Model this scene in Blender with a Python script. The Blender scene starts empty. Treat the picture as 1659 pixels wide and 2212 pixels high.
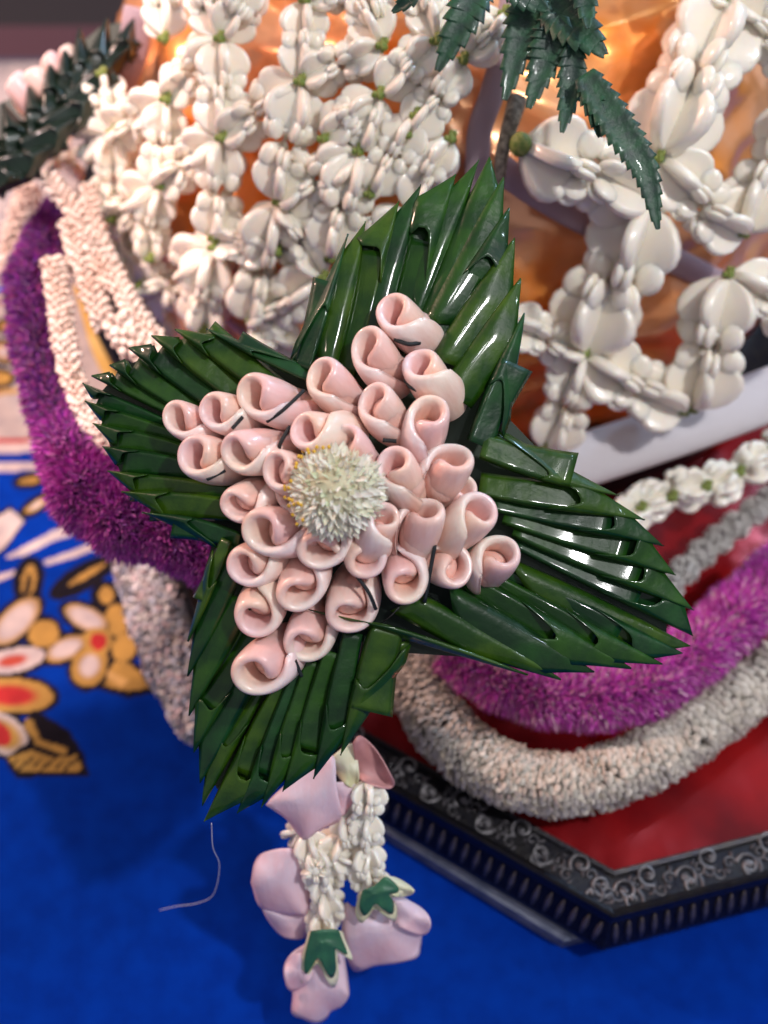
import bpy, math, random
import numpy as np
from mathutils import Vector, Matrix, noise
random.seed(7); rng = np.random.default_rng(7)
R = math.radians
SC = bpy.context.scene
COL = SC.collection
CM = 0.01                                    # everything below is written in centimetres

# ------------------------------------------------------------------ camera
PITCH = 55.0; HC = 36.0; FOV = 50.0
cam_d = bpy.data.cameras.new("camera"); cam = bpy.data.objects.new("camera", cam_d); COL.objects.link(cam)
cam.location = (0, 0, HC*CM); cam.rotation_euler = (R(90-PITCH), 0, 0)
cam_d.sensor_fit = 'VERTICAL'; cam_d.angle = R(FOV); cam_d.clip_start = 0.01; cam_d.clip_end = 60
SC.camera = cam
cam_d.dof.use_dof = True; cam_d.dof.focus_distance = 0.268; cam_d.dof.aperture_fstop = 4.8
# ------------------------------------------------------------------ world and lamps
w = bpy.data.worlds.new("World"); SC.world = w; w.use_nodes = True
bg = w.node_tree.nodes['Background']; bg.inputs[0].default_value = (0.74, 0.70, 0.84, 1); bg.inputs[1].default_value = 0.42
SC.view_settings.view_transform = 'Standard'; SC.view_settings.look = 'None'; SC.view_settings.exposure = 0.0
def lamp(kind, name, loc, target, power, color, size=0.1, angle=None, blend=0.3):
    l = bpy.data.lights.new(name, kind); l.energy = power; l.color = color
    if kind == 'AREA': l.size = size
    else: l.shadow_soft_size = size
    if kind == 'SPOT': l.spot_size = R(angle); l.spot_blend = blend
    o = bpy.data.objects.new(name, l); COL.objects.link(o)
    o.location = Vector(loc)*CM
    d = (Vector(target)-Vector(loc))
    o.rotation_euler = d.to_track_quat('-Z', 'Y').to_euler()
    return o
LT = (0, 24, 6)
lamp('AREA', 'ceiling_lamp', (45, 0, 95), LT, 5.2, (1.0, 0.98, 0.99), 0.05)
lamp('AREA', 'warm_stage_lamp', (-70, 60, 60), LT, 6.0, (1.0, 0.60, 0.48), 0.06)
lamp('SPOT', 'shadow_edge_spot', (-60, 10, 120), (-18, 35, 0), 84.0, (1.0, 0.74, 0.70), 0.012, 17.5, 0.10)  # added spot; its cone edge stands in for a shadow line on the cloth
lamp('AREA', 'blue_stage_lamp', (70, 90, 75), LT, 4.5, (0.45, 0.7, 1.0), 0.08)
for i, (p, c, e) in enumerate([((10, -15, 70), (0.9, 0.97, 1.0), 0.7), ((40, 50, 70), (0.5, 0.75, 1.0), 0.8), ((-40, 20, 60), (1, 0.75, 0.65), 0.7),
                               ((22, 8, 75), (1, 1, 1), 0.7), ((60, 25, 60), (0.7, 0.85, 1.0), 0.7)]):
    lamp('POINT', 'glint_lamp', p, LT, e, c, 0.008)  # small added point lamps, put in for sparkle on the leaves

# ------------------------------------------------------------------ mapping helpers
CAMP = np.array([0, 0, HC]); F = np.array([0, math.cos(R(PITCH)), -math.sin(R(PITCH))])
U = np.array([0, math.sin(R(PITCH)), math.cos(R(PITCH))]); X = np.array([1.0, 0, 0]); N = -F
TT = math.tan(R(FOV/2))/1106.0
def ray(u, v): return F + X*(u-829.5)*TT + U*(1106-v)*TT
def P(u, v, d): return CAMP + ray(u, v)*d
def G(u, v, z=0.0):
    r = ray(u, v); return CAMP + r*((z-HC)/r[2])
SD = 27.0                                     # distance of the leaf star
def S(u, v, h=0.0): return P(u, v, SD-h)
DC = P(960, 330, 46.0); DR = 14.6             # covered vessel
def D(u, v, off=0.0):
    r = ray(u, v); rr = DR+off
    a = r@r; oc = CAMP-DC; b = 2*oc@r; c = oc@oc-rr*rr; q = b*b-4*a*c
    t = (-b-math.sqrt(q))/(2*a) if q > 0 else -b/(2*a)
    p = CAMP+r*t
    return p
def nrm(a): a = np.asarray(a, float); return a/(np.linalg.norm(a)+1e-12)
def catmull(pts, n):
    pts = [np.array(p, float) for p in pts]
    pts = [2*pts[0]-pts[1]]+pts+[2*pts[-1]-pts[-2]]; m = len(pts)-3; out = []
    for k in range(n):
        t = k/(n-1)*m; i = min(int(t), m-1); t -= i
        a, b, c, d = pts[i:i+4]
        out.append(0.5*((2*b)+(-a+c)*t+(2*a-5*b+4*c-d)*t*t+(-a+3*b-3*c+d)*t**3))
    return np.array(out)

# ------------------------------------------------------------------ materials
def mat(name, base, rough=0.5, metal=0.0, coat=0.0, sss=0.0, var=None, vscale=3.0, bump=0.0, bscale=20.0, attr=False, sheen=0.0, ssr=(1, .5, .4), trans=0.0, stretch=None, spec=0.5, varpos=(0.35, 0.65)):
    m = bpy.data.materials.new(name); m.use_nodes = True; nt = m.node_tree; b = nt.nodes['Principled BSDF']
    b.inputs['Base Color'].default_value = (*base, 1); b.inputs['Roughness'].default_value = rough; b.inputs['Metallic'].default_value = metal
    b.inputs['Coat Weight'].default_value = coat; b.inputs['Coat Roughness'].default_value = 0.06
    b.inputs['Specular IOR Level'].default_value = spec
    b.inputs['Sheen Weight'].default_value = sheen
    if sss:
        b.inputs['Subsurface Weight'].default_value = sss; b.inputs['Subsurface Radius'].default_value = ssr; b.inputs['Subsurface Scale'].default_value = 0.002
    tc = nt.nodes.new('ShaderNodeTexCoord'); mp = nt.nodes.new('ShaderNodeMapping')
    nt.links.new(tc.outputs['Object'], mp.inputs[0])
    mp.inputs['Scale'].default_value = (100, 100, 100) if not stretch else tuple(100*s for s in stretch)
    src = None
    if attr:
        at = nt.nodes.new('ShaderNodeAttribute'); at.attribute_name = 'Col'; src = at.outputs['Color']
    if var is not None:
        nz = nt.nodes.new('ShaderNodeTexNoise'); nz.inputs['Scale'].default_value = vscale; nz.inputs['Detail'].default_value = 5
        nt.links.new(mp.outputs[0], nz.inputs['Vector'])
        rp = nt.nodes.new('ShaderNodeMapRange'); rp.inputs[1].default_value = varpos[0]; rp.inputs[2].default_value = varpos[1]
        nt.links.new(nz.outputs[0], rp.inputs[0])
        mx = nt.nodes.new('ShaderNodeMix'); mx.data_type = 'RGBA'
        nt.links.new(rp.outputs[0], mx.inputs[0])
        if attr:
            mx.blend_type = 'MULTIPLY'; nt.links.new(src, mx.inputs[6]); mx.inputs[7].default_value = (*var, 1)
        else:
            mx.inputs[6].default_value = (*base, 1); mx.inputs[7].default_value = (*var, 1)
        src = mx.outputs[2]
    if src is not None: nt.links.new(src, b.inputs['Base Color'])
    if bump:
        n2 = nt.nodes.new('ShaderNodeTexNoise'); n2.inputs['Scale'].default_value = bscale; n2.inputs['Detail'].default_value = 4
        nt.links.new(mp.outputs[0], n2.inputs['Vector'])
        bp = nt.nodes.new('ShaderNodeBump'); bp.inputs['Strength'].default_value = bump; bp.inputs['Distance'].default_value = 0.0005
        nt.links.new(n2.outputs[0], bp.inputs['Height']); nt.links.new(bp.outputs[0], b.inputs['Normal'])
    return m
M_leaf = mat('banana_leaf', (0.004, 0.034, 0.003), 0.42, coat=0.5, var=(0.022, 0.085, 0.004), vscale=0.9, bump=0.8, bscale=2.6, spec=0.22, varpos=(0.42, 0.72))
M_leaves = [M_leaf]+[mat('banana_leaf', b_, 0.42, coat=0.5, var=v_, vscale=1.1, bump=0.8, bscale=2.6, spec=0.22, varpos=(0.4, 0.7)) for b_, v_ in [((0.002, 0.024, 0.004), (0.008, 0.055, 0.005)), ((0.008, 0.042, 0.002), (0.040, 0.095, 0.003)), ((0.002, 0.026, 0.006), (0.010, 0.066, 0.012))]]
for m_ in M_leaves: m_.node_tree.nodes['Principled BSDF'].inputs['Coat Roughness'].default_value = 0.07
M_leafb = mat('leaf_underlayer', (0.006, 0.022, 0.006), 0.5)
M_leaf2 = mat('leaf_far', (0.002, 0.008, 0.004), 0.3, coat=0.25, var=(0.004, 0.016, 0.007), vscale=1)
M_bud = mat('rolled_pink_petal', (0.8, 0.5, 0.47), 0.32, coat=0.25, sss=0.3, attr=True, var=(0.93, 0.82, 0.78), vscale=2.2, bump=0.25, bscale=5, stretch=(1, 1, .3))
M_thread = mat('black_thread', (0.006, 0.012, 0.014), 0.6, bump=0.5, bscale=60)
M_ama = mat('cream_bract', (0.8, 0.76, 0.6), 0.55, sss=0.35, attr=True)
M_crown = mat('waxy_white_petal', (0.90, 0.84, 0.73), 0.28, coat=0.3, sss=0.45, ssr=(1, .7, .45), var=(0.88, 0.80, 0.66), vscale=0.8, bump=0.1, bscale=6)
M_knot = mat('green_knot', (0.30, 0.32, 0.08), 0.6, var=(0.12, 0.2, 0.03), vscale=8)
M_purple = mat('purple_bract', (0.3, 0.02, 0.3), 0.55, attr=True, sheen=0.2)
M_grey = mat('grey_floret', (0.5, 0.47, 0.42), 0.7, attr=True, sheen=0.2)
M_core = mat('garland_core', (0.06, 0.05, 0.04), 0.9)
M_corep = mat('garland_core_purple', (0.08, 0.006, 0.09), 0.9)
M_cloth = mat('printed_blue_cloth', (0, .03, .4), 0.8, attr=True, bump=0.5, bscale=22, var=(0.72, 0.74, 0.80), vscale=1.2, spec=0.04)
M_foil = mat('red_foil', (0.42, 0.010, 0.012), 0.22, metal=0.45, var=(0.16, 0.004, 0.008), vscale=0.25, bump=0.6, bscale=0.6)
M_cop = mat('orange_foil', (1.0, 0.34, 0.05), 0.28, metal=0.55, coat=.5, var=(0.95, 0.46, 0.22), vscale=0.22, bump=0.4, bscale=1.2, varpos=(0.42, 0.60))
M_metal = mat('dark_silver', (0.03, 0.028, 0.028), 0.38, metal=0.85, var=(0.018, 0.018, 0.025), vscale=3, bump=0.4, bscale=9)
M_metl = mat('worn_silver', (0.18, 0.175, 0.18), 0.45, metal=0.85, var=(0.06, 0.055, 0.06), vscale=2.5)
M_foot = mat('tarnished_base', (0.08, 0.10, 0.16), 0.45, metal=0.3, var=(0.20, 0.22, 0.28), vscale=1.6, bump=0.5, bscale=4)
def weave(name, base):
    m = mat(name, base, 0.85, sheen=0.1); nt = m.node_tree; b = nt.nodes['Principled BSDF']
    tc = nt.nodes.new('ShaderNodeTexCoord'); uvm = tc.outputs['UV']
    outs = []
    for d in ('X', 'Y'):
        wv = nt.nodes.new('ShaderNodeTexWave'); wv.bands_direction = d; wv.inputs['Scale'].default_value = 3.2; wv.inputs['Distortion'].default_value = 1.2
        wv.inputs['Detail Scale'].default_value = 2; nt.links.new(uvm, wv.inputs[0]); outs.append(wv.outputs['Fac'])
    mu = nt.nodes.new('ShaderNodeMath'); mu.operation = 'ADD'; nt.links.new(outs[0], mu.inputs[0]); nt.links.new(outs[1], mu.inputs[1])
    bp = nt.nodes.new('ShaderNodeBump'); bp.inputs['Strength'].default_value = 0.5; bp.inputs['Distance'].default_value = 0.0004
    nt.links.new(mu.outputs[0], bp.inputs['Height']); nt.links.new(bp.outputs[0], b.inputs['Normal'])
    return m
M_band = weave('white_gauze', (0.80, 0.76, 0.78))
M_bandp = weave('mauve_gauze', (0.46, 0.33, 0.36))
M_fern = mat('fern_leaf', (0.012, 0.075, 0.028), 0.5, coat=0.1, var=(0.006, 0.030, 0.018), vscale=2.5, bump=0.4, bscale=9)
M_rose = mat('rose_petal', (0.76, 0.60, 0.68), 0.6, sss=0.3, var=(0.78, 0.46, 0.50), vscale=0.5, bump=0.5, bscale=2.5, stretch=(1.6, .5, 1))
M_rosed = mat('dusky_petal', (0.42, 0.18, 0.17), 0.55, sss=0.1, var=(0.6, 0.32, 0.32), vscale=0.6)
M_cream = mat('cream_petal', (0.80, 0.76, 0.56), 0.5, sss=0.2, var=(0.62, 0.62, 0.36), vscale=0.9)
M_sepal = mat('green_sepal', (0.02, 0.10, 0.055), 0.5, var=(0.03, 0.15, 0.07), vscale=2, bump=0.3, bscale=8)
M_stem = mat('dry_stem', (0.36, 0.30, 0.22), 0.8, var=(0.12, 0.09, 0.06), vscale=6, bump=0.6, bscale=20)
M_yel = mat('yellow_ribbon', (0.65, 0.36, 0.06), 0.45, var=(0.75, 0.5, 0.15), vscale=0.8)
M_fibre = mat('pale_fibre', (0.55, 0.55, 0.62), 0.6)
M_beadb = mat('small_bud', (0.80, 0.68, 0.60), 0.4, sss=0.2, var=(0.72, 0.55, 0.45), vscale=0.8)
M_floor = mat('dark_floor', (0.015, 0.012, 0.014), 0.8)
M_mar = mat('maroon_carpet', (0.06, 0.012, 0.022), 0.9, bump=0.3, bscale=5, sheen=0.2)
M_mat = mat('grey_blue_mat', (0.05, 0.06, 0.10), 0.9, bump=0.3, bscale=5)

# ------------------------------------------------------------------ object helpers
WP = {}                                        # world origin (cm) of every object made here
def empty(name, loc, label, cat, group=None, kind=None):
    o = bpy.data.objects.new(name, None); COL.objects.link(o); o.location = Vector(loc)*CM; o.empty_display_size = 0.01
    o['label'] = label; o['category'] = cat
    if group: o['group'] = group
    WP[o] = np.array(loc, float); return o
def link(name, me, parent=None, loc=(0, 0, 0), rot=None):
    """loc = world position in cm (mesh is local to it); rot = 3x3 world rotation"""
    o = bpy.data.objects.new(name, me); COL.objects.link(o); loc = np.array(loc, float)
    if parent is not None:
        o.parent = parent
        M = Matrix.Translation(Vector(loc*CM))
        if rot is not None: M = M @ Matrix([list(r)+[0] for r in rot]+[[0, 0, 0, 1]])
        o.matrix_local = PW(parent).inverted() @ M
        WM[o] = M
    else:
        M = Matrix.Translation(Vector(loc*CM))
        if rot is not None: M = M @ Matrix([list(r)+[0] for r in rot]+[[0, 0, 0, 1]])
        o.matrix_world = M; WM[o] = M
    WP[o] = loc
    return o
WM = {}
def PW(o): return WM.get(o, Matrix.Translation(Vector(WP[o]*CM)))
def mesh(name, v, f, m, smooth=True, col=None):
    me = bpy.data.meshes.new(name); v = np.asarray(v, float)*CM
    if isinstance(f, np.ndarray):
        me.vertices.add(len(v)); me.vertices.foreach_set('co', v.ravel())
        k = f.shape[1]; me.loops.add(f.size); me.loops.foreach_set('vertex_index', f.ravel().astype(np.int32))
        me.polygons.add(len(f)); me.polygons.foreach_set('loop_start', np.arange(0, f.size, k, dtype=np.int32))
        me.update(calc_edges=True)
    else:
        me.from_pydata(v.tolist(), [], f)
    if m: me.materials.append(m)
    if smooth: me.polygons.foreach_set('use_smooth', np.ones(len(me.polygons), bool))
    if col is not None:
        a = me.color_attributes.new('Col', 'FLOAT_COLOR', 'POINT')
        c = np.ones((len(v), 4)); c[:, :3] = col; a.data.foreach_set('color', c.ravel())
    me.update(); return me
def part(name, v, f, m, parent=None, smooth=True, col=None, kind=None, origin=None):
    v = np.asarray(v, float)
    if origin is None: origin = v.mean(0)
    o = link(name, mesh(name, v-origin, f, m, smooth, col), parent, origin)
    if kind: o['kind'] = kind
    return o
def solid(o, t, off=0, sub=0):
    a = o.modifiers.new('s', 'SOLIDIFY'); a.thickness = t*CM; a.offset = off
    if sub:
        b = o.modifiers.new('b', 'SUBSURF'); b.levels = sub; b.render_levels = sub
    return o
def gridf(n, m, off=0, wrap=False):
    f = []
    for i in range(n-1):
        for j in range(m-1 if not wrap else m):
            j2 = (j+1) % m; f.append((off+i*m+j, off+i*m+j2, off+(i+1)*m+j2, off+(i+1)*m+j))
    return f
def frames(c):
    t = np.gradient(c, axis=0); t /= np.linalg.norm(t, axis=1)[:, None]+1e-9
    a = np.zeros_like(t); b = np.zeros_like(t); ref = np.array([0.13, 0.1, 1.0])
    for i in range(len(c)):
        x = np.cross(t[i], ref); x = nrm(x); a[i] = x; b[i] = np.cross(x, t[i]); ref = b[i]
    return t, a, b
def tube(c, r, n=10, flat=1.0, caps=True, up=None):
    c = np.asarray(c, float); r = np.broadcast_to(r, (len(c),)); t, a, b = frames(c)
    if up is not None:
        b = np.array([nrm(up-(up@ti)*ti) for ti in t]); a = np.cross(t, b)
    an = np.linspace(0, 2*np.pi, n, endpoint=False)
    v = (c[:, None]+a[:, None]*(np.cos(an)[None, :, None]*r[:, None, None])+b[:, None]*(np.sin(an)[None, :, None]*r[:, None, None]*flat)).reshape(-1, 3)
    f = gridf(len(c), n, 0, True)
    if caps: f.append(tuple(range(n-1, -1, -1))); f.append(tuple((len(c)-1)*n+k for k in range(n)))
    return v, f
def tubeuv(o, c, n, r):
    """cm-scaled UVs for woven tubes"""
    me = o.data; uv = me.uv_layers.new(name='UVMap'); L = np.concatenate([[0], np.cumsum(np.linalg.norm(np.diff(c, axis=0), axis=1))])
    for p in me.polygons:
        for li in p.loop_indices:
            vi = me.loops[li].vertex_index; i, j = divmod(vi, n)
            uv.data[li].uv = (L[i]*3, abs(((j/n)*2) % 2-1)*r*9)
def joinm(parts):
    V = []; Fc = []; o = 0
    for v, f in parts:
        V.append(np.asarray(v, float)); Fc += [tuple(i+o for i in q) for q in f]; o += len(v)
    return np.concatenate(V), Fc
def scatter(tv, tf, pos, rot, sc, jit=None):
    """tv template verts, tf tri array; pos (m,3), rot (m,3,3) columns = axes"""
    m = len(pos); v = np.einsum('mij,nj->mni', rot, tv)*np.asarray(sc).reshape(m, 1, 1)+pos[:, None]
    f = (tf[None]+(np.arange(m)*len(tv))[:, None, None]).reshape(-1, tf.shape[1])
    return v.reshape(-1, 3), f
def ellipsoid(c, r, axes=None, n=10, m=7):
    v = []; 
    for i in range(m+1):
        th = math.pi*i/m
        for j in range(n):
            ph = 2*math.pi*j/n; v.append((math.sin(th)*math.cos(ph)*r[0], math.sin(th)*math.sin(ph)*r[1], math.cos(th)*r[2]))
    v = np.array(v)
    if axes is not None: v = v@np.asarray(axes).T
    return v+np.array(c), gridf(m+1, n, 0, True)

# ================================================================== SETTING
# tablecloth with a printed flower border: print is worked out in its own drawing coordinates
DK = (0.012, 0.010, 0.014); GO = (0.42, 0.24, 0.06); WH = (0.55, 0.46, 0.42); RD = (0.42, 0.03, 0.03); BL = (0.0, 0.030, 0.29); CR = (0.42, 0.36, 0.33)
q = lambda x, y: (x*.375, 884.8+y*.375)
def petal(cx, cy, rx, ry, ang, *cols):
    return ('e', cx, cy, rx, ry, ang, cols)
shapes = []; PASS0 = [0]
def E(x, y, rx, ry, ang, fill, inner=None, fi=0.6, outline=True):
    a, b = q(x, y)
    rx *= 1.12; ry *= 1.12
    if outline: shapes.insert(PASS0[0], ('e', a, b, rx*.375+8, ry*.375+8, ang, DK))
    shapes.append(('e', a, b, rx*.375, ry*.375, ang, fill))
    if outline: shapes.append(('o', a, b, rx*.375, ry*.375, ang, DK))
    if inner: shapes.append(('g', a, b, rx*.375*fi, ry*.375*fi, ang, inner))
def PG(pts, col): shapes.append(('p', [q(*p) for p in pts], col))
PG([(-900, 175), (250, 165), (250, 190), (-900, 215)], RD)
PG([(-900, 215), (300, 185), (300, 240), (-900, 300)], WH)
PG([(-900, 330), (300, 300), (300, 345), (-900, 400)], WH)
PG([(40, 840), (300, 700), (420, 640), (430, 720), (300, 760), (140, 840), (20, 860)], WH)
PG([(250, 870), (420, 810), (700, 700), (700, 750), (430, 850), (260, 900)], WH)
PG([(-300, 1050), (0, 945), (90, 920), (90, 950), (0, 985), (-300, 1090)], WH)
PG([(-60, 860), (-60, 620), (60, 550), (150, 640), (20, 820)], DK); PG([(-50, 840), (-50, 640), (60, 570), (135, 645), (15, 805)], WH)
PASS0[0] = len(shapes)
E(210, 550, 90, 26, -32, GO, WH, 0.5); E(170, 410, 70, 24, -10, GO)
E(165, 985, 62, 110, 10, DK); E(165, 985, 40, 88, 10, GO); E(160, 1010, 16, 66, 10, DK)
E(480, 965, 180, 50, -30, DK); E(500, 950, 150, 22, -30, GO)
E(610, 1080, 60, 70, 0, DK); E(612, 1070, 42, 52, 0, GO)
PG([(640, 1420), (700, 1390), (800, 1470), (930, 1620), (740, 1660), (540, 1600)], DK); PG([(650, 1460), (700, 1430), (790, 1500), (880, 1600), (740, 1620), (600, 1590)], GO)
PG([(620, 1500), (740, 1560), (700, 1600), (610, 1540)], (0.6, 0.36, 0.12))
E(690, 1220, 75, 95, -25, GO); E(715, 1370, 65, 80, 20, GO); E(495, 1200, 130, 62, 25, GO, WH, 0.8); E(380, 1375, 130, 62, -22, GO, WH, 0.72)
E(515, 1475, 95, 115, 25, GO, WH, 0.55); E(560, 1330, 75, 70, 0, GO, None, 1, False); E(565, 1335, 44, 44, 0, RD, None, 1, False)
E(250, 1290, 85, 75, -20, GO); E(90, 1220, 170, 80, -45, GO, WH, 0.8); E(70, 1445, 185, 68, -12, WH, (0.5, 0.08, 0.05), 0.45)
E(60, 1645, 235, 95, 2, GO, RD, 0.6); E(20, 1870, 150, 100, 35, WH, GO, 0.75); E(-30, 1860, 90, 60, 35, RD, None, 1, False)
PG([(130, 1800), (210, 1730), (400, 1850), (480, 1980), (515, 2110), (90, 2120), (20, 2010), (180, 1900)], DK)
PG([(150, 1770), (190, 1790), (230, 1900), (390, 1950), (380, 1990), (210, 1930), (140, 1830)], GO)
PG([(40, 2010), (180, 1960), (300, 2000), (440, 1990), (470, 2060), (440, 2090), (110, 2090)], GO)
for k in range(9): E(80+44*k, 2040+18*math.sin(k*2.1), 6, 36, 40, DK, None, 1, False)
E(20, -330, 60, 50, 20, GO, WH, .6); E(40, -480, 50, 28, 0, GO); E(-20, -180, 90, 40, 0, GO)
PG([(-300, -80), (160, -130), (160, -100), (-300, -50)], GO)
PG([(-300, -650), (60, -720), (60, -690), (-300, -610)], (0.0, .05, .45)); PG([(-300, -560), (60, -640), (60, -620), (-300, -540)], (0.3, .05, .06))
nx, ny = 400, 620
xs = np.linspace(-30, 0, nx); ys = np.linspace(7, 56, ny)
XX, YY = np.meshgrid(xs, ys); pts = np.stack([XX.ravel(), YY.ravel(), np.zeros(XX.size)], 1)
rel = pts-CAMP; dz = rel@F; uu = 829.5+(rel@X)/dz/TT; vv = 1106-(rel@U)/dz/TT
colr = np.tile(np.array(BL), (len(pts), 1))
band = vv < 884.8+0.375*(175-0.032*(uu/.375)); colr[band] = CR
for s in shapes:
    if s[0] in 'eog':
        _, cx, cy, rx, ry, ang, c = s; a = R(ang); dx = uu-cx; dy = vv-cy
        ex = (dx*math.cos(a)+dy*math.sin(a))/rx; ey = (-dx*math.sin(a)+dy*math.cos(a))/ry
        q2 = ex*ex+ey*ey
        if s[0] == 'e': colr[q2 < 1] = c
        elif s[0] == 'o': colr[(q2 < 1.0) & (q2 > (1-2.2/ry)**2)] = c
        else:
            wg = np.clip((1.15-np.sqrt(q2))*2.2, 0, 1)[:, None]; colr = colr*(1-wg)+np.array(c)*wg
    else:
        _, pg, c = s; ins = np.zeros(len(pts), bool); j = len(pg)-1
        for i in range(len(pg)):
            x1, y1 = pg[i]; x2, y2 = pg[j]
            if y1 != y2:
                cr = ((y1 > vv) != (y2 > vv)) & (uu < (x2-x1)*(vv-y1)/(y2-y1)+x1); ins ^= cr
            j = i
        colr[ins] = c
gf = np.array([(i*nx+j, i*nx+j+1, (i+1)*nx+j+1, (i+1)*nx+j) for i in range(ny-1) for j in range(nx-1)])
cz = np.array([0.10*noise.noise(Vector((p[0]*.10, p[1]*.10, 3)))*(1 if p[0] < -1 else 0) for p in pts]); pts[:, 2] = cz*np.clip((-pts[:, 0])/3, 0, 1)
# one cloth: printed left half plus plain right half and far margins in the same sheet
V = [pts]; FF = gf.tolist(); o = len(pts)
def quad(x0, x1, y0, y1, c):
    global o, FF
    V.append(np.array([(x0, y0, 0), (x1, y0, 0), (x1, y1, 0), (x0, y1, 0)], float)); FF.append((o, o+1, o+2, o+3)); o += 4; extra.append(c)
extra = []
quad(0, 60, 7, 56, BL); quad(-60, -30, 7, 56, BL); quad(-60, 60, -60, 7, BL)
cc = np.concatenate([colr]+[np.tile(np.array(c), (4, 1)) for c in extra])
oc = part('tablecloth', np.concatenate(V), FF, M_cloth, None, True, cc, 'structure', np.zeros(3))
def slab(name, y0, y1, z, m, x=300):
    v = [(-x, y0, z), (x, y0, z), (x, y1, z), (-x, y1, z)]
    return part(name, v, [(0, 1, 2, 3)], m, None, False, None, 'structure', np.zeros(3))
slab('floor', -300, 2500, -0.8, M_floor, 2500)
slab('mat', 40, G(0, 112)[1], -0.4, M_mat); slab('carpet', G(0, 112)[1], G(0, 42)[1], -0.4, M_mar)

# ================================================================== TRAY
ZT = 3.2
out = [G(1325, 1982, ZT), G(829, 1697, ZT), G(500, 1508, ZT), G(330, 1120, ZT), G(330, 700, ZT), G(800, 330, ZT), G(1900, 500, ZT), G(2500, 1200, ZT), G(2300, 1730, ZT)]
out.pop(1)
cen = np.mean(out, 0)
tray = empty('serving_tray', (cen[0], cen[1], 0), 'dark silver many-sided tray with embossed rim and red foil top, on the blue cloth', 'tray')
n = len(out)
def inset(poly, d, z):
    res = []
    for i in range(len(poly)):
        a, b, c = np.array(poly[i-1]), np.array(poly[i]), np.array(poly[(i+1) % len(poly)])
        e1 = nrm((b-a)*[1, 1, 0]); e2 = nrm((c-b)*[1, 1, 0]); n1 = np.array([e1[1], -e1[0], 0]); n2 = np.array([e2[1], -e2[0], 0])
        if n1@(cen-b) < 0: n1 = -n1
        if n2@(cen-b) < 0: n2 = -n2
        bis = n1+n2; k = d/(1+n1@n2); p = b+bis*k; p[2] = z; res.append(p)
    return res
prof = [(-0.2, 0.9), (-0.42, 1.15), (-0.40, 1.4), (0.05, 2.6), (-0.05, 2.75), (-0.05, 2.95), (0.0, 3.2), (0.08, 3.27), (0.22, 3.2), (0.24, 3.1), (1.12, 3.02), (1.15, 3.12), (1.28, 3.14), (1.34, 3.0), (1.36, 2.2)]
loops = [inset(out, d, z) for d, z in prof]
# pieces of straight rim with sharp corners
v = np.concatenate(loops); f = gridf(len(prof), n, 0, True)
part('rim', v, f, M_metal, tray, False)
tp = inset(out, 1.3, 2.7)
# foil: wrinkled grid sheet
mn = np.min(tp, 0); mxx = np.max(tp, 0); gx = np.linspace(mn[0], mxx[0], 90); gy = np.linspace(mn[1], mxx[1], 70)
A, B = np.meshgrid(gx, gy)
def inpoly(x, y, pg):
    ins = False; j = len(pg)-1
    for i in range(len(pg)):
        if (pg[i][1] > y) != (pg[j][1] > y) and x < (pg[j][0]-pg[i][0])*(y-pg[i][1])/(pg[j][1]-pg[i][1])+pg[i][0]: ins = not ins
        j = i
    return ins
inner = inset(out, 1.37, 2.6)
V2 = np.stack([A.ravel(), B.ravel(), np.array([2.66+0.16*noise.noise(Vector((a*.35, b*.35, 0)))+0.16*abs(noise.noise(Vector((a*.9+3, b*.5, 2)))) for a, b in zip(A.ravel(), B.ravel())])], 1); V2[:, 2] = np.minimum(V2[:, 2], 2.92)
inm = [inpoly(a, b, inset(out, .75, 0)) for a, b in zip(A.ravel(), B.ravel())]
fq = [f4 for f4 in gridf(70, 90) if all(inm[i] for i in f4)]
part('foil_sheet', V2, fq, M_foil, tray)
fill = inset(out, 1.35, 2.45); part('tray_floor', fill, [tuple(range(n))], M_foil, tray, False)
# foot tier showing below the rim
ft = [G(1212, 2047, 0.0), G(829, 1812, 0.0), G(470, 1590, 0.0), G(380, 1200, 0), G(380, 800, 0), G(900, 500, 0), G(1900, 700, 0), G(2400, 1300, 0), G(2300, 1800, 0)]
ft.pop(1)
lo = [inset(ft, d, z) for d, z in [(-0.0, 0.02), (0.05, 0.5), (0.0, 0.75), (0.25, 0.85), (0.6, 0.9), (1.2, 1.2)]]
part('foot', np.concatenate(lo), gridf(6, n, 0, True), M_foot, tray, False)
# flutes along the visible sides and scroll ornaments on top
fl_v, fl_f = ellipsoid((0, 0, 0), (0.10, 0.10, 0.50), None, 8, 6)
flm = mesh('rib', fl_v, fl_f, mat('rib_bronze', (0.24, 0.20, 0.17), 0.4, metal=0.8, var=(0.08, 0.07, 0.07), vscale=1.5))
cv = []
def curl(r0, turns, sg):
    t = np.linspace(0, 1, 22); a = t*turns*2*math.pi; rr = r0*(1-0.78*t)
    c = np.stack([rr*np.cos(a)*sg-r0*sg, rr*np.sin(a), 0.06*np.sin(t*3.1)], 1); return tube(c, 0.07*(1-0.4*t)*r0/0.34, 6)
sv = [curl(0.40, 1.3, 1), curl(0.24, 1.2, -1), ellipsoid((-0.36, -0.04, 0.05), (0.11, 0.10, 0.10)), ellipsoid((0.14, 0.30, 0.03), (0.08, 0.17, 0.07)), ellipsoid((0.30, -0.25, 0.03), (0.16, 0.06, 0.06))]
scm = mesh('scroll', *joinm(sv), M_metl)
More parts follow.
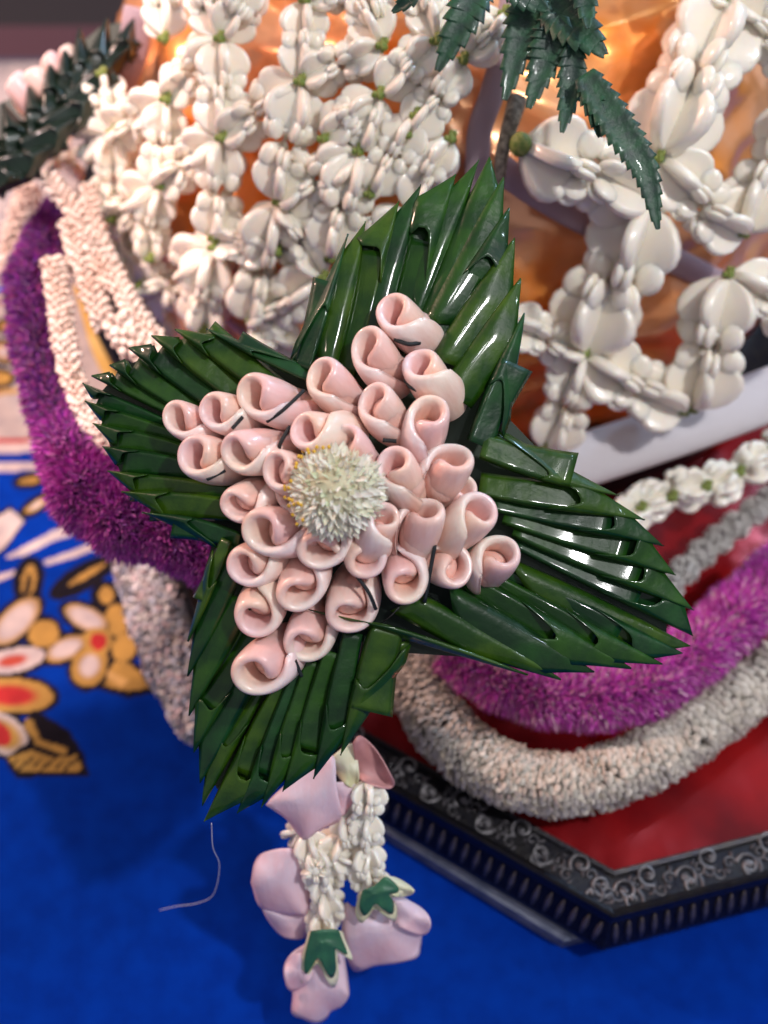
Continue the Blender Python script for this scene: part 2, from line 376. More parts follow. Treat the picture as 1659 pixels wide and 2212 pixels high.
for i in (n-1, 0):
    a = out[i]; b = out[(i+1) % n]; L = np.linalg.norm(b-a); e = nrm(b-a); nn = np.array([e[1], -e[0], 0])
    if nn@(cen-a) > 0: nn = -nn
    k = int(L/0.40)
    for j in range(k):
        c = a+e*(j+0.5)*L/k
        if not (-300 < 829.5+((c-CAMP)@X)/((c-CAMP)@F)/TT < 1900): continue
        p = c+nn*0.20; p = np.array([p[0], p[1], 2.0]); zz_ = nrm(np.array([0, 0, 1.0])-nn*.38)
        link('rib', flm, tray, p, np.stack([e, np.cross(zz_, e), zz_], 1))
    k = int(L/0.62)
    for j in range(k):
        c = a+e*(j+0.5)*L/k
        if not (-300 < 829.5+((c-CAMP)@X)/((c-CAMP)@F)/TT < 1900): continue
        p = c-nn*(0.68+random.uniform(-.05, .05)); sg = 1 if j % 2 else -1; p = np.array([p[0], p[1], 3.04])
        link('scroll', scm, tray, p, 0.88*np.stack([e*sg, -nn*sg, [0, 0, 1]], 1)@np.array([[math.cos(j), -math.sin(j), 0], [math.sin(j), math.cos(j), 0], [0, 0, 1]]))

# ================================================================== COVERED VESSEL
ves = empty('foil_covered_vessel', (DC[0], DC[1], ZT), 'large round vessel wrapped in orange copper foil under the white flower net', 'vessel')
vv_ = []; nr, nc = 110, 150
for i in range(nr):
    th = math.pi*(0.01+0.72*i/(nr-1))
    for j in range(nc):
        ph = 2*math.pi*j/nc; d = np.array([math.sin(th)*math.cos(ph), math.sin(th)*math.sin(ph), math.cos(th)])
        w_ = noise.noise(Vector(d*2.2))*0.9-0.9*abs(noise.noise(Vector((d[0]*3.0+d[2]*5, d[1]*4, d[2]*8))))-.4*abs(noise.noise(Vector((d[0]*7.0-d[2]*6, d[1]*9, d[2]*17))))+0.15*noise.noise(Vector(d*14))
        fl_ = min(1, max(0, (0.45-d[2])/0.6)); vv_.append(DC+d*(DR-0.9+w_*0.8)*np.array([1+.085*fl_, 1+.085*fl_, 1]))
part('foil_wrap', vv_, gridf(nr, nc, 0, True), M_cop, ves)
def band(name, uvs, r, m, off=0.1, flat=0.35, fn=None, parent=ves):
    c = catmull([(fn or D)(u, v, off) for u, v in uvs], 40)
    up = nrm(CAMP-c.mean(0)); v, f = tube(c, r, 16, flat, True, up); o_ = part(name, v, f, m, parent); tubeuv(o_, c, 16, r if np.isscalar(r) else r[0]); return o_
band('gauze_band', [(1060, 1058), (1250, 998), (1420, 942), (1560, 892), (1760, 815)], 0.92, M_band, 0, 0.4, lambda u, v, o: P(u, v, 37.0))
qf = G(1400, 1010, 5.0); rf = np.linalg.norm((qf-DC)[:2])-0.5
vf = [(DC[0]+rr*math.cos(a), DC[1]+rr*math.sin(a), z) for rr, z in [(rf, 3.0), (rf, 4.6), (rf-1.5, 5.2)] for a in np.linspace(0, 2*math.pi, 60, endpoint=False)]
part('foot_ring', vf, gridf(3, 60, 0, True), M_metal, ves)
band('gauze_band', [(1075, 360), (1180, 430), (1310, 500), (1450, 560), (1560, 615), (1720, 690)], 0.42, M_bandp, -0.35)
band('gauze_band', [(1110, -20), (1085, 120), (1060, 210), (1035, 290), (1030, 420)], 0.36, M_bandp, 0.0)
band('gauze_band', [(300, 20), (285, 120), (255, 200), (230, 330)], 0.5, M_bandp, -0.2)
c = catmull([D(1118, 215, 0.6), D(1105, 260, 0.9), D(1085, 330, 0.9), D(1078, 400, 0.7)], 20)
v, f = tube(c, np.linspace(0.28, 0.16, 20), 8); o_ = part('dry_twig', v, f, M_stem); o_['label'] = 'short dry beige twig standing behind the top tip of the leaf star'; o_['category'] = 'twig'
# yellow ribbon on the left
c = catmull([D(185, 610, 0.1), D(205, 680, .3), D(225, 750, .3), D(262, 830, .2)], 20)
v, f = tube(c, 0.5, 10, 0.3, True, nrm(CAMP-c.mean(0))); o_ = part('yellow_ribbon', v, f, M_yel); o_['label'] = 'yellow satin ribbon showing between the bud strings left of the star'; o_['category'] = 'ribbon'

# ================================================================== CROWN FLOWERS (net garland)
PR = [(0.0, 0.03), (0.03, 0.14), (0.09, 0.29), (0.18, 0.42), (0.30, 0.51), (0.42, 0.55), (0.54, 0.53), (0.63, 0.46), (0.68, 0.38), (0.72, 0.32)]
def wing():
    prof = np.array(PR); n_ = len(prof); m_ = 8; vs = []
    for side in (1, -1):
        for i, (z, r) in enumerate(prof):
            for j in range(m_):
                p = j/(m_-1); rr = 0.02+(r-0.02)*math.sin(p*math.pi/2)**.9
                th = 0.062*math.sqrt(max(0, 1-p**4))*(0.7+0.6*math.sin(math.pi*min(1, z/.72)))+0.012
                if i == 0: th *= 0.4
                if p == 1: th = 0.0
                vs.append((rr, side*th+0.05*math.sin(z*5)*p, z+0.03*p))
    f = gridf(n_, m_)+[tuple(reversed(q_)) for q_ in gridf(n_, m_, n_*m_)]
    parts_ = [(vs, f)]
    a_ = np.array([[.85, 0, .5], [0, 1, 0], [-.5, 0, .85]]).T
    parts_.append(ellipsoid((0.31, 0.05, 0.76), (0.17, 0.068, 0.185), a_, 10, 7))
    parts_.append(ellipsoid((0.28, -0.055, 0.80), (0.155, 0.065, 0.17), a_, 10, 7))
    return joinm(parts_)
wv, wf = wing()
def crown_meshes(L):
    """petal mesh and column mesh of length L cm"""
    pm = mesh('petal', wv*L, wf, M_crown)
    cv_, cf_ = joinm([tube([(0, 0, 0), (0, 0, 0.3), (0, 0, 0.75)], [0.05, 0.12, 0.16], 8), ellipsoid((0, 0, 0.78), (0.17, 0.17, 0.08), None, 8, 5)])
    cm = mesh('crown_flower', cv_*L, cf_, M_crown); return pm, cm
CR_CACHE = {}
def crown(parent, tip, axis, L, roll=None, wid=1.0, name='crown_flower'):
    key = (round(L*5)/5)
    if key not in CR_CACHE: CR_CACHE[key] = crown_meshes(key)
    pm, cm = CR_CACHE[key]
    z = nrm(axis); x = nrm(np.cross(z, [0.3, 0.2, 1.0])); y = np.cross(z, x)
    if roll is None: roll = random.uniform(0, 6.28)
    o_ = link(name, cm, parent, tip, np.stack([x, y, z], 1))
    for k in range(5):
        a = roll+k*2*math.pi/5+random.uniform(-.12, .12)
        ro = np.stack([x*math.cos(a)+y*math.sin(a), -x*math.sin(a)+y*math.cos(a), z], 1)
        link('petal', pm, o_, tip, ro)
    return o_
kv = [ellipsoid((random.uniform(-.16, .16), random.uniform(-.16, .16), random.uniform(-.2, .2)), (0.09, 0.09, 0.12), None, 7, 5) for _ in range(9)]
KN = mesh('knot', *joinm(kv), M_knot)
def knot(parent, p): link('knot', KN, parent, p, np.eye(3))
def netgarland(root, segs, off=0.75, fn=D, cmax=2.0, k_=0.5):
    done = set()
    for (a, b) in segs:
        pa = fn(*a, off); pb = fn(*b, off); L = np.linalg.norm(pb-pa); ax = (pb-pa)/L; cl = min(max(L*k_, 1.35), cmax)
        mid = (pa+pb)/2
        lift = nrm(CAMP-mid)*0.22
        j = lambda: rng.normal(0, 0.06, 3)
        crown(root, pa+lift*.3, ax+j()+lift*.4, cl); crown(root, pb+lift*.3, -ax+j()+lift*.4, cl)
        for e in (a, b):
            if e not in done: done.add(e); knot(root, fn(*e, off+0.35))
net = empty('flower_net', D(700, 400, 0), 'net of white crown flowers tied in diamonds, draped over the foil vessel', 'flower garland')
segsL = [((246, 285), (242, 476)), ((360, 215), (346, 402)), ((480, 299), (463, 515)), ((650, 177), (603, 437)), ((477, 84), (480, 299)), ((463, 535), (441, 715)),
 ((603, 437), (545, 693)), ((346, 402), (325, 560)), ((480, 299), (346, 402)), ((346, 402), (242, 476)), ((776, 327), (603, 437)), ((463, 535), (311, 640)),
 ((463, 515), (600, 545)), ((650, 177), (480, 299)), ((827, 100), (650, 177)), ((477, 84), (360, 215)), ((360, 215), (246, 285)), ((660, 0), (650, 177)),
 ((560, -50), (477, 84)), ((430, -50), (477, 84)), ((944, 89), (820, 205)), ((820, 205), (776, 327)), ((1000, 131), (880, 290)), ((776, 327), (715, 560)),
 ((975, 300), (880, 455)), ((700, 600), (545, 693)), ((246, 285), (120, 345)), ((246, 285), (222, 160)), ((356, 84), (345, -60)), ((545, 693), (650, 760)), ((311, 640), (360, 740)),
 ((820, 205), (700, 300)), ((1000, 131), (1090, 30)),
 ((242, 476), (300, 620)), ((775, -40), (827, 100)), ((944, 89), (900, -60)), ((900, 250), (800, 420)), ((660, 0), (780, -60)), ((880, 455), (770, 560)), ((603, 437), (700, 600))]
segsR = [((1575, 5), (1424, 342)), ((1424, 342), (1608, 505)), ((1403, 432), (1262, 764)), ((1124, 310), (1403, 432)), ((1262, 764), (1085, 690)), ((1262, 764), (1180, 970)),
 ((1262, 764), (1480, 890)), ((1574, 592), (1498, 884)), ((1608, 505), (1740, 210)), ((1574, 592), (1760, 720)), ((1575, 5), (1740, 150)), ((1575, 5), (1440, -90)),
 ((1608, 505), (1574, 592))]
netgarland(net, segsL, 0.6, D, 2.1, 0.53); Rn = lambda u, v, off=0: P(u, v, min((D(u, v, 0.9)-CAMP)@F, 32.4+max(0, v-342)*0.0062)+(0.9-off))
netgarland(net, segsR[:-1], 0.9, Rn, 2.7, 0.54)
# lower white chain on the vessel foot
def Z5(u, v, o=0): return G(u, v, 7.0)
ch = empty('flower_chain', Z5(1500, 1050), 'string of glossy white crown flowers below the white gauze band at right', 'flower chain')
cp = catmull([Z5(1335, 1115), Z5(1390, 1092), Z5(1475, 1064), Z5(1562, 1036), Z5(1640, 985), Z5(1730, 950)], 7)
for i in range(6):
    for s_ in (1, -1):
        ax = nrm(cp[i+1]-cp[i])*s_; p = cp[i] if s_ > 0 else cp[i+1]
        crown(ch, p, ax+rng.normal(0, .16, 3), 1.45)
    knot(ch, cp[i]+N*0.45)
# fuzzy grey buds
def bract_tpl(l, wd, th, n_=3):
    v = np.array([(0, 0, 0), (-wd/2, 0, l*.35), (0, th, l*.35), (wd/2, 0, l*.35), (0, 0.0, l)]); f = np.array([(0, 2, 1), (0, 3, 2), (1, 2, 4), (2, 3, 4)]); return v, f
def fuzz_ball(c, r, n_, l, wd, col, jit=.12, parent=None, name='bud', mt=None):
    d = rng.normal(size=(n_, 3)); d /= np.linalg.norm(d, axis=1)[:, None]
    rot = np.zeros((n_, 3, 3)); x = np.cross(d, rng.normal(size=(n_, 3))); x /= np.linalg.norm(x, axis=1)[:, None]; dd = d+rng.normal(0, .25, (n_, 3)); dd /= np.linalg.norm(dd, axis=1)[:, None]
    rot[:, :, 0] = x; rot[:, :, 1] = np.cross(d, x); rot[:, :, 2] = dd
    tv, tf = bract_tpl(l, wd, wd*.3); v, f = scatter(tv, tf, d*r*.75, rot, rng.uniform(.7, 1.2, n_))
    cl = np.repeat(np.array(col)[None]*rng.uniform(1-jit, 1+jit, (n_, 1)), len(tv), 0)
    v2, f2 = ellipsoid((0, 0, 0), (r*.85,)*3, None, 12, 8)
    f3 = np.array([(a, b, c_) for a, b, c_, d_ in f2]+[(a, c_, d_) for a, b, c_, d_ in f2])+len(v)
    return np.concatenate([v, v2]), np.concatenate([f, f3]), np.concatenate([cl, np.tile(np.array(col)*.8, (len(v2), 1))])
gb = empty('grey_bud_string', G(1500, 1200, 4.6), 'string of fuzzy grey buds between the white flower chain and the purple rope', 'bud string')
for i, (u, v_) in enumerate([(1445, 1268), (1478, 1232), (1515, 1196), (1552, 1165), (1590, 1135), (1628, 1105), (1664, 1080)]):
    vv3, ff3, cc3 = fuzz_ball(0, 0.50, 420, .18, .12, (0.60, 0.58, 0.54)); pp = G(u, v_, 5.0)
    part('bud', vv3+pp, ff3, M_grey, gb, True, cc3)

# ================================================================== ROPE GARLANDS
def rope(name, pts3, rad, n_, tpl, cols, m, mc, label, cat, lean=0.3, ribs=0.0, ribn=10, jit=.2, stiff=.3, cols2=None, rings=0):
    c = catmull(pts3, 200); t, a, b = frames(c); tv, tf = tpl
    rfun = np.interp(np.linspace(0, 1, 200), np.linspace(0, 1, len(rad)), rad)
    L = np.linalg.norm(np.diff(c, axis=0), axis=1).sum()
    root = empty(name, c[100], label, cat)
    core_r = rfun*0.8
    v, f = tube(c, core_r, 14); part('core', v, f, mc, root)
    k = rng.uniform(0, 199, n_)
    if rings: st_ = 199/(L/rings); k = np.clip(np.round(k/st_)*st_+rng.normal(0, st_*.10, n_), 0, 198.9)
    ki = k.astype(int); fr = (k-ki)[:, None]
    ki2 = np.minimum(ki+1, 199)
    cc_ = c[ki]*(1-fr)+c[ki2]*fr; an = rng.uniform(0, 2*np.pi, n_)
    d = a[ki]*np.cos(an)[:, None]+b[ki]*np.sin(an)[:, None]
    rib = 1+ribs*np.cos(k/199*L/ribn*2*np.pi)
    pos = cc_+d*(rfun[ki]*rib*0.78)[:, None]
    dirn = d+t[ki]*(lean-ribs*2.0*np.sin(k/199*L/ribn*2*np.pi)*-1)[:, None] if ribs else d+t[ki]*lean
    dirn = dirn+rng.normal(0, stiff, (n_, 3)); dirn /= np.linalg.norm(dirn, axis=1)[:, None]
    x = np.cross(dirn, rng.normal(size=(n_, 3))*0.6+t[ki]); x /= np.linalg.norm(x, axis=1)[:, None]
    if rings: x = np.cross(dirn, t[ki])+rng.normal(0, .25, (n_, 3)); x = x-dirn*np.sum(x*dirn, 1)[:, None]; x /= np.linalg.norm(x, axis=1)[:, None]
    rot = np.stack([x, np.cross(dirn, x), dirn], 2)
    v, f = scatter(tv, tf, pos, rot, rng.uniform(.7, 1.25, n_))
    cols = np.array(cols); ci = rng.integers(0, len(cols), n_); cl = cols[ci]*rng.uniform(1-jit, 1+jit, (n_, 1))
    if cols2 is not None:
        c2 = np.array(cols2)[rng.integers(0, len(cols2), n_)]; wq = np.clip((k/199+rng.normal(0, .06, n_)-.42)*8, 0, 1)[:, None]; cl = cl*(1-wq)+c2*wq
    part('florets', v, f, m, root, True, np.repeat(cl, len(tv), 0), 'stuff')
    return root
need = bract_tpl(0.42, 0.085, 0.03)
def curl_tpl(l, wd):
    v = []; 
    for i, (z, w_, y) in enumerate([(0, .3, 0), (.35, .8, .06), (.7, 1, .0), (.95, .8, -.12), (1.05, .35, -.25)]):
        v += [(-w_*wd/2, y*l, z*l), (0, y*l+.05*l, z*l), (w_*wd/2, y*l, z*l)]
    f = [];
    for i in range(4):
        for j in range(2):
            a = i*3+j; f += [(a, a+1, a+4), (a, a+4, a+3)]
    return np.array(v), np.array(f)
PUR = [(0.68, 0.06, 0.54), (0.74, 0.11, 0.60), (0.56, 0.04, 0.46), (0.78, 0.22, 0.64), (0.66, 0.06, 0.52), (0.86, 0.58, 0.66)]
PURL = [(0.16, 0.012, 0.26), (0.24, 0.016, 0.30), (0.34, 0.025, 0.34), (0.42, 0.05, 0.26)]
rope('purple_rope_garland', [G(980, 1400, 5.2), G(1030, 1440, 5.2), G(1110, 1482, 5.2), G(1230, 1508, 5.2), G(1370, 1492, 5.2), G(1490, 1420, 5.2), G(1590, 1330, 5.2), G(1700, 1230, 5.2)],
     [.7, .75, .8, .86, .88, .88, .88, .9], 26000, need, PUR, M_purple, M_corep, 'thick purple amaranth rope garland curving below the right arm of the leaf star', 'garland', 0.15, 0.07, 1.6)
rope('purple_rope_garland', [P(140, 455, 40), P(112, 520, 38.5), P(78, 610, 37), P(82, 740, 35.6), P(110, 860, 34.6), P(145, 960, 33.6), P(190, 1060, 32.6), P(270, 1120, 32), P(370, 1160, 31.6), P(470, 1225, 31.4), P(560, 1290, 31.4)],
     [.6, .8, .9, .72, .72, .85, 1.2, 1.15, .8, .65, .6], 30000, need, PURL, M_purple, M_corep, 'dark purple amaranth rope garland hanging along the left side of the flower net', 'garland', 0.5, 0.09, 2.0, .25, .4, PUR[:4]+[(0.42, 0.04, 0.40)])
GRY = [(0.70, 0.63, 0.53), (0.66, 0.60, 0.50), (0.74, 0.67, 0.57), (0.60, 0.55, 0.47)]
rope('grey_rope_garland', [G(900, 1370, 4.2), G(900, 1440, 4.2), G(930, 1535, 4.2), G(1010, 1625, 4.2), G(1110, 1678, 4.2), G(1230, 1695, 4.2), G(1370, 1655, 4.2), G(1480, 1590, 4.2), G(1590, 1510, 4.2), G(1740, 1400, 4.2)],
     [.8, .84, .86, .84, .8, .8, .8, .8, .8, .8], 15000, curl_tpl(.32, .22), GRY, M_grey, M_core, 'beige-grey papery rope garland lying on the red foil of the tray', 'garland', 0.25, 0.05, 1.5, .12, .2, None, .20)
rope('grey_rope_garland', [G(290, 1130, 2.6), G(310, 1230, 2.4), G(345, 1340, 2.2), G(385, 1450, 2.0), G(450, 1560, 2.0)],
     [.8, .85, .9, .85, .8], 6000, curl_tpl(.36, .24), [(0.62, 0.60, 0.62), (0.66, 0.52, 0.52), (0.52, 0.55, 0.62), (0.72, 0.68, 0.62)], M_grey, M_core, 'pale pinkish-grey rope garland hanging over the cloth left of the leaf star', 'garland', 0.4, 0.1, 2.0)

# small bud strings at the left
bt, bf = ellipsoid((0, 0, 0.1), (0.14, 0.14, 0.24), None, 7, 5); bf = np.array([(a, b, c_) for a, b, c_, d_ in bf]+[(a, c_, d_) for a, b, c_, d_ in bf])
def budstring(uvs, rad, n_, label, off=0.6, cols=None, fn=D):
    c = catmull([fn(u, v, off) for u, v in uvs], 120); t, a, b = frames(c); root = empty('bud_string', c[60], label, 'bud string', None)
    v, f = tube(c, rad*.5, 8); part('cord', v, f, M_beadb, root)
    k = np.linspace(0, 118, n_).astype(int); an = np.arange(n_)*2.4
    d = a[k]*np.cos(an)[:, None]+b[k]*np.sin(an)[:, None]; dirn = d+t[k]*.7+rng.normal(0, .2, (n_, 3)); dirn /= np.linalg.norm(dirn, axis=1)[:, None]
    x = np.cross(dirn, t[k]); x /= np.linalg.norm(x, axis=1)[:, None]; rot = np.stack([x, np.cross(dirn, x), dirn], 2)
    v, f = scatter(bt, bf, c[k]+d*rad*.6, rot, rng.uniform(.8, 1.2, n_)*rad/.45)
    part('buds', v, f, M_beadb, root, True, None, 'stuff')
Q = lambda u, v, o=0: P(u, v, 36.5-(v-400)*0.006)
budstring([(105, 385), (165, 460), (215, 560), (270, 640), (330, 730)], .32, 260, 'string of small pinkish white buds slanting from the far leaf star to the left arm', fn=Q)
budstring([(190, 400), (205, 480), (250, 590), (290, 670), (345, 740)], .27, 230, 'thin straight string of small white buds next to the flower net', fn=Q)
budstring([(115, 560), (128, 650), (140, 740), (170, 850), (205, 930), (250, 985)], .36, 330, 'string of small white buds lying along the dark purple rope', fn=Q)
budstring([(65, 400), (50, 450), (30, 520), (20, 600)], .42, 120, 'short string of pale bluish buds behind the top of the dark purple rope', fn=lambda u, v, o: P(u, v, 41))
budstring([(250, 690), (280, 730), (320, 760), (360, 780)], .5, 80, 'short row of plump pale buds just above the tips of the left arm', fn=Q)
budstring([(150, 480), (185, 590), (225, 700)], .36, 150, 'string of small buds crossing beside the yellow ribbon', fn=lambda u, v, o: P(u, v, 36.8-(v-400)*0.006))

# ================================================================== LEAF STAR
def foldmesh(T, B, ex, wm, h0, hb, H=0.42, sl=0.60, inner_w=0.55, dfun=S, hs=1.0, seed=0, K=None):
    """folded leaf: straight glossy crease T->B on the exposed side, flat triangular face behind it, curved pocket lip, rolled inner part
    T tip, B base (drawing coords), ex: side of the crease, wm: half of the face width at the pocket, h0/hb heights at tip/base"""
    rnd = random.Random(seed); T = np.array(T, float); B = np.array(B, float); L = np.linalg.norm(B-T); e = (B-T)/L; p = np.array([-e[1], e[0]])*ex
    W = wm*2.0; parts_ = []; bow = wm*0.16*rnd.uniform(.5, 1.5); ph0 = rnd.uniform(0, 6)
    kn = None
    if K is not None:
        kv_ = np.array(K, float)-T; W = abs(kv_@p); kn = (kv_@e)-0.55*L
    def pt(s, x, w, h, tri=False):
        q_ = T+e*(s*L)-p*(x*w)+p*bow*math.sin(math.pi*min(1, s))
        if tri and kn is not None: q_ = q_+e*(kn*x*min(1.0, s/0.55))
        return dfun(q_[0], q_[1], h0+(hb-h0)*s+h*hs)
    slw = 0.55; tw = rnd.uniform(-.25, .25)
    def face(x):
        if x < 0.10: return 0.80*math.sqrt(max(0, 1-(1-x/0.10)**2))
        return 0.80+0.20*math.sin(min(1, (x-.10)/.20)*math.pi/2)-1.0*max(0, x-.22)**1.5+tw*max(0, x-.1)*.5
    xs_ = [0, .01, .03, .06, .12, .2, .3, .42, .55, .7, .85, 1.0]; ns = 16; v = []
    for i in range(ns):
        for x in xs_:
            lip = 1+0.16*x-0.30*math.sin(math.pi*min(1, x*1.15))*(sl < .8)
            s = (i/(ns-1))*sl*lip; k = s/sl
            h = H*face(x)*(0.30+0.70*min(1, k)**1.2)*min(1, k*5)+0.035*math.sin(k*4+ph0)*x-0.05*max(0, k-.85)*x*4*H
            v.append(pt(s, x, W*min(1, s/slw)**0.97, h, True))
    m = len(xs_); parts_.append((v, gridf(ns, m)))
    v = []
    for i in range(ns):
        for j in range(5):
            x = j/4; s = (i/(ns-1))*min(1, sl*1.25); v.append(pt(s, x*.96, W*min(1, s/slw)**0.97, -0.04, True))
    parts_.append((v, [tuple(reversed(q_)) for q_ in gridf(ns, 5)]))
    if sl > .8: return joinm(parts_)
    ni = 14; v = []
    for i in range(ni):
        k = i/(ni-1); s = sl*0.62+(1-sl*0.62)*k; w_ = min(wm*2.3, W*1.05)*(0.95-0.25*k)
        for j in range(13):
            x = j/12; x = x*x*.5+x*.5; pr = (math.sin(min(1, x/.16)*math.pi/2)**.6)*(1-0.75*max(0, x-.16)) if x < .999 else 0
            h = H*(0.62*pr)*(1-.1*k)+0.04*math.sin(k*6+ph0)-0.02
            v.append(pt(s, x-0.02, w_, h))
    parts_.append((v, gridf(ni, 13)))
    return joinm(parts_)
star = empty('leaf_star_ornament', S(740, 1060, -0.8), 'four-armed star of folded glossy banana leaf with pink rolled buds and a cream flower head', 'leaf ornament')
# each list runs from the star centre outwards: (tip, base, width)
ARMS = [
 # top arm, left side / right side
 ([((752, 505), (672, 800), 46), ((790, 478), (725, 800), 36), ((862, 435), (775, 790), 44), ((910, 398), (820, 760), 42), ((985, 376), (875, 740), 44), ((1035, 345), (905, 710), 34)], -1),
 ([((1133, 677), (1010, 950), 62), ((1125, 602), (965, 820), 46), ((1112, 515), (940, 760), 46), ((1100, 450), (925, 720), 42), ((1088, 384), (915, 690), 42), ((1058, 340), (905, 680), 42)], 1),
 # left arm, upper / lower
 ([((446, 710), (680, 830), 52), ((379, 712), (600, 875), 40), ((328, 725), (540, 890), 36), ((279, 752), (480, 900), 34), ((238, 789), (430, 910), 30), ((199, 812), (410, 915), 26)], 1),
 ([((306, 1107), (520, 1150), 62), ((262, 1062), (500, 1080), 40), ((232, 1017), (470, 1045), 38), ((221, 964), (440, 1005), 36), ((200, 914), (420, 970), 34), ((183, 866), (410, 945), 32), ((178, 827), (400, 925), 26)], -1),
 # right arm, upper / lower
 ([((1337, 1071), (1035, 990), 62), ((1393, 1123), (1060, 1075), 42), ((1434, 1180), (1085, 1110), 40), ((1460, 1243), (1110, 1140), 42), ((1499, 1319), (1130, 1170), 42), ((1497, 1374), (1130, 1195), 36)], 1),
 ([((1140, 1458), (835, 1350), 52), ((1211, 1468), (920, 1290), 38), ((1283, 1452), (985, 1270), 38), ((1363, 1444), (1035, 1250), 38), ((1430, 1435), (1070, 1240), 36), ((1474, 1412), (1090, 1225), 34), ((1490, 1396), (1110, 1212), 36)], -1),
 # bottom arm, right / left
 ([((735, 1632), (800, 1350), 66), ((677, 1683), (735, 1390), 40), ((610, 1710), (690, 1430), 38), ((564, 1745), (650, 1450), 38), ((512, 1757), (620, 1470), 38), ((440, 1775), (590, 1480), 42)], 1),
 ([((406, 1385), (500, 1170), 44), ((405, 1460), (520, 1240), 34), ((408, 1545), (545, 1310), 34), ((418, 1625), (565, 1370), 32), ((432, 1690), (580, 1430), 30), ((436, 1740), (588, 1455), 32)], -1),
]
k_ = 0
SLS = [[.55, .95, .50, .95, .6, .95], [.6, .95, .95, .55, .95, .95], [.45, .34, .30, .30, .30, .3], [.5, .38, .36, .34, .34, .3, .3], [.55, .56, .52, .50, .5, .5], [.95, .95, .95, .7, .6, .5], [.6, .55, .5, .5, .5, .6], [.6, .95, .95, .5, .95]]
CORN = {(0, -1): (632, 740), (1, 1): (1108, 915), (2, 1): (669, 785), (3, -1): (455, 1192), (4, 1): (1105, 926), (5, -1): (826, 1372), (6, 1): (885, 1432), (7, -1): (440, 1225)}
for k0, (folds, side) in enumerate(ARMS):
    for i, (T, B, wm) in enumerate(folds):
        k_ += 1
        T_ = np.array(T, float); B_ = np.array(B, float); L = np.linalg.norm(B_-T_); e = (B_-T_)/L; B = B_ = B_+e*(28 if i else 0)
        # which side is exposed: towards the next, outer fold
        nxt = folds[i+1][0] if i+1 < len(folds) else (2*T_-np.array(folds[i-1][0]))
        prp = np.array([-e[1], e[0]]); ex = 1 if prp@(np.array(nxt)-T_) > 0 else -1
        h0 = 0.75-0.15*i; hb = 0.85-0.16*i
        # shift so that the exposed crease runs to the tip
        K0 = np.array(CORN[(k0, side)], float)
        if i == 0: Kc = K0
        else:
            Tp = np.array(folds[i-1][0], float); Q_ = Tp+e*20-T_; m_ = wm*1.7/max(8.0, abs(Q_@prp)); m_ = min(m_, 0.85*np.linalg.norm(K0-T_)/np.linalg.norm(Q_)); Kc = T_+Q_*max(1.0, m_)
        v, f = foldmesh(T, B, ex, wm, h0-0.25, hb, 0.44 if wm < 50 else 0.46, SLS[k0][i % len(SLS[k0])]+0.03*math.sin(k_*1.7), 0.6, S, 1.0, k_, Kc)
        o_ = solid(part('leaf_fold', v, f, M_leaves[(k_*7+k_//3) % 4], star), 0.025, -1)
# dark leaf underlayer filling the gaps
und = [(660, 800), (700, 690), (755, 590), (850, 500), (990, 430), (1040, 400), (1070, 450), (1090, 560), (1105, 700), (1095, 900), (1230, 1040), (1330, 1110), (1400, 1200), (1440, 1300), (1440, 1380), (1350, 1420), (1200, 1440), (1020, 1420),
       (870, 1410), (800, 1500), (730, 1570), (600, 1660), (480, 1720), (440, 1660), (420, 1500), (415, 1380), (440, 1240), (460, 1170), (340, 1100), (260, 1020), (225, 930), (215, 850), (270, 790), (400, 740), (560, 770)]
top_ = [S(u, v, -0.45) for u, v in und]; bot_ = [S(u, v, -0.6) for u, v in und]; m_ = len(und)
part('leaf_backing', top_+bot_, [tuple(range(m_)), tuple(range(2*m_-1, m_-1, -1))]+[(i, (i+1) % m_, m_+(i+1) % m_, m_+i) for i in range(m_)], M_leafb, star, False)

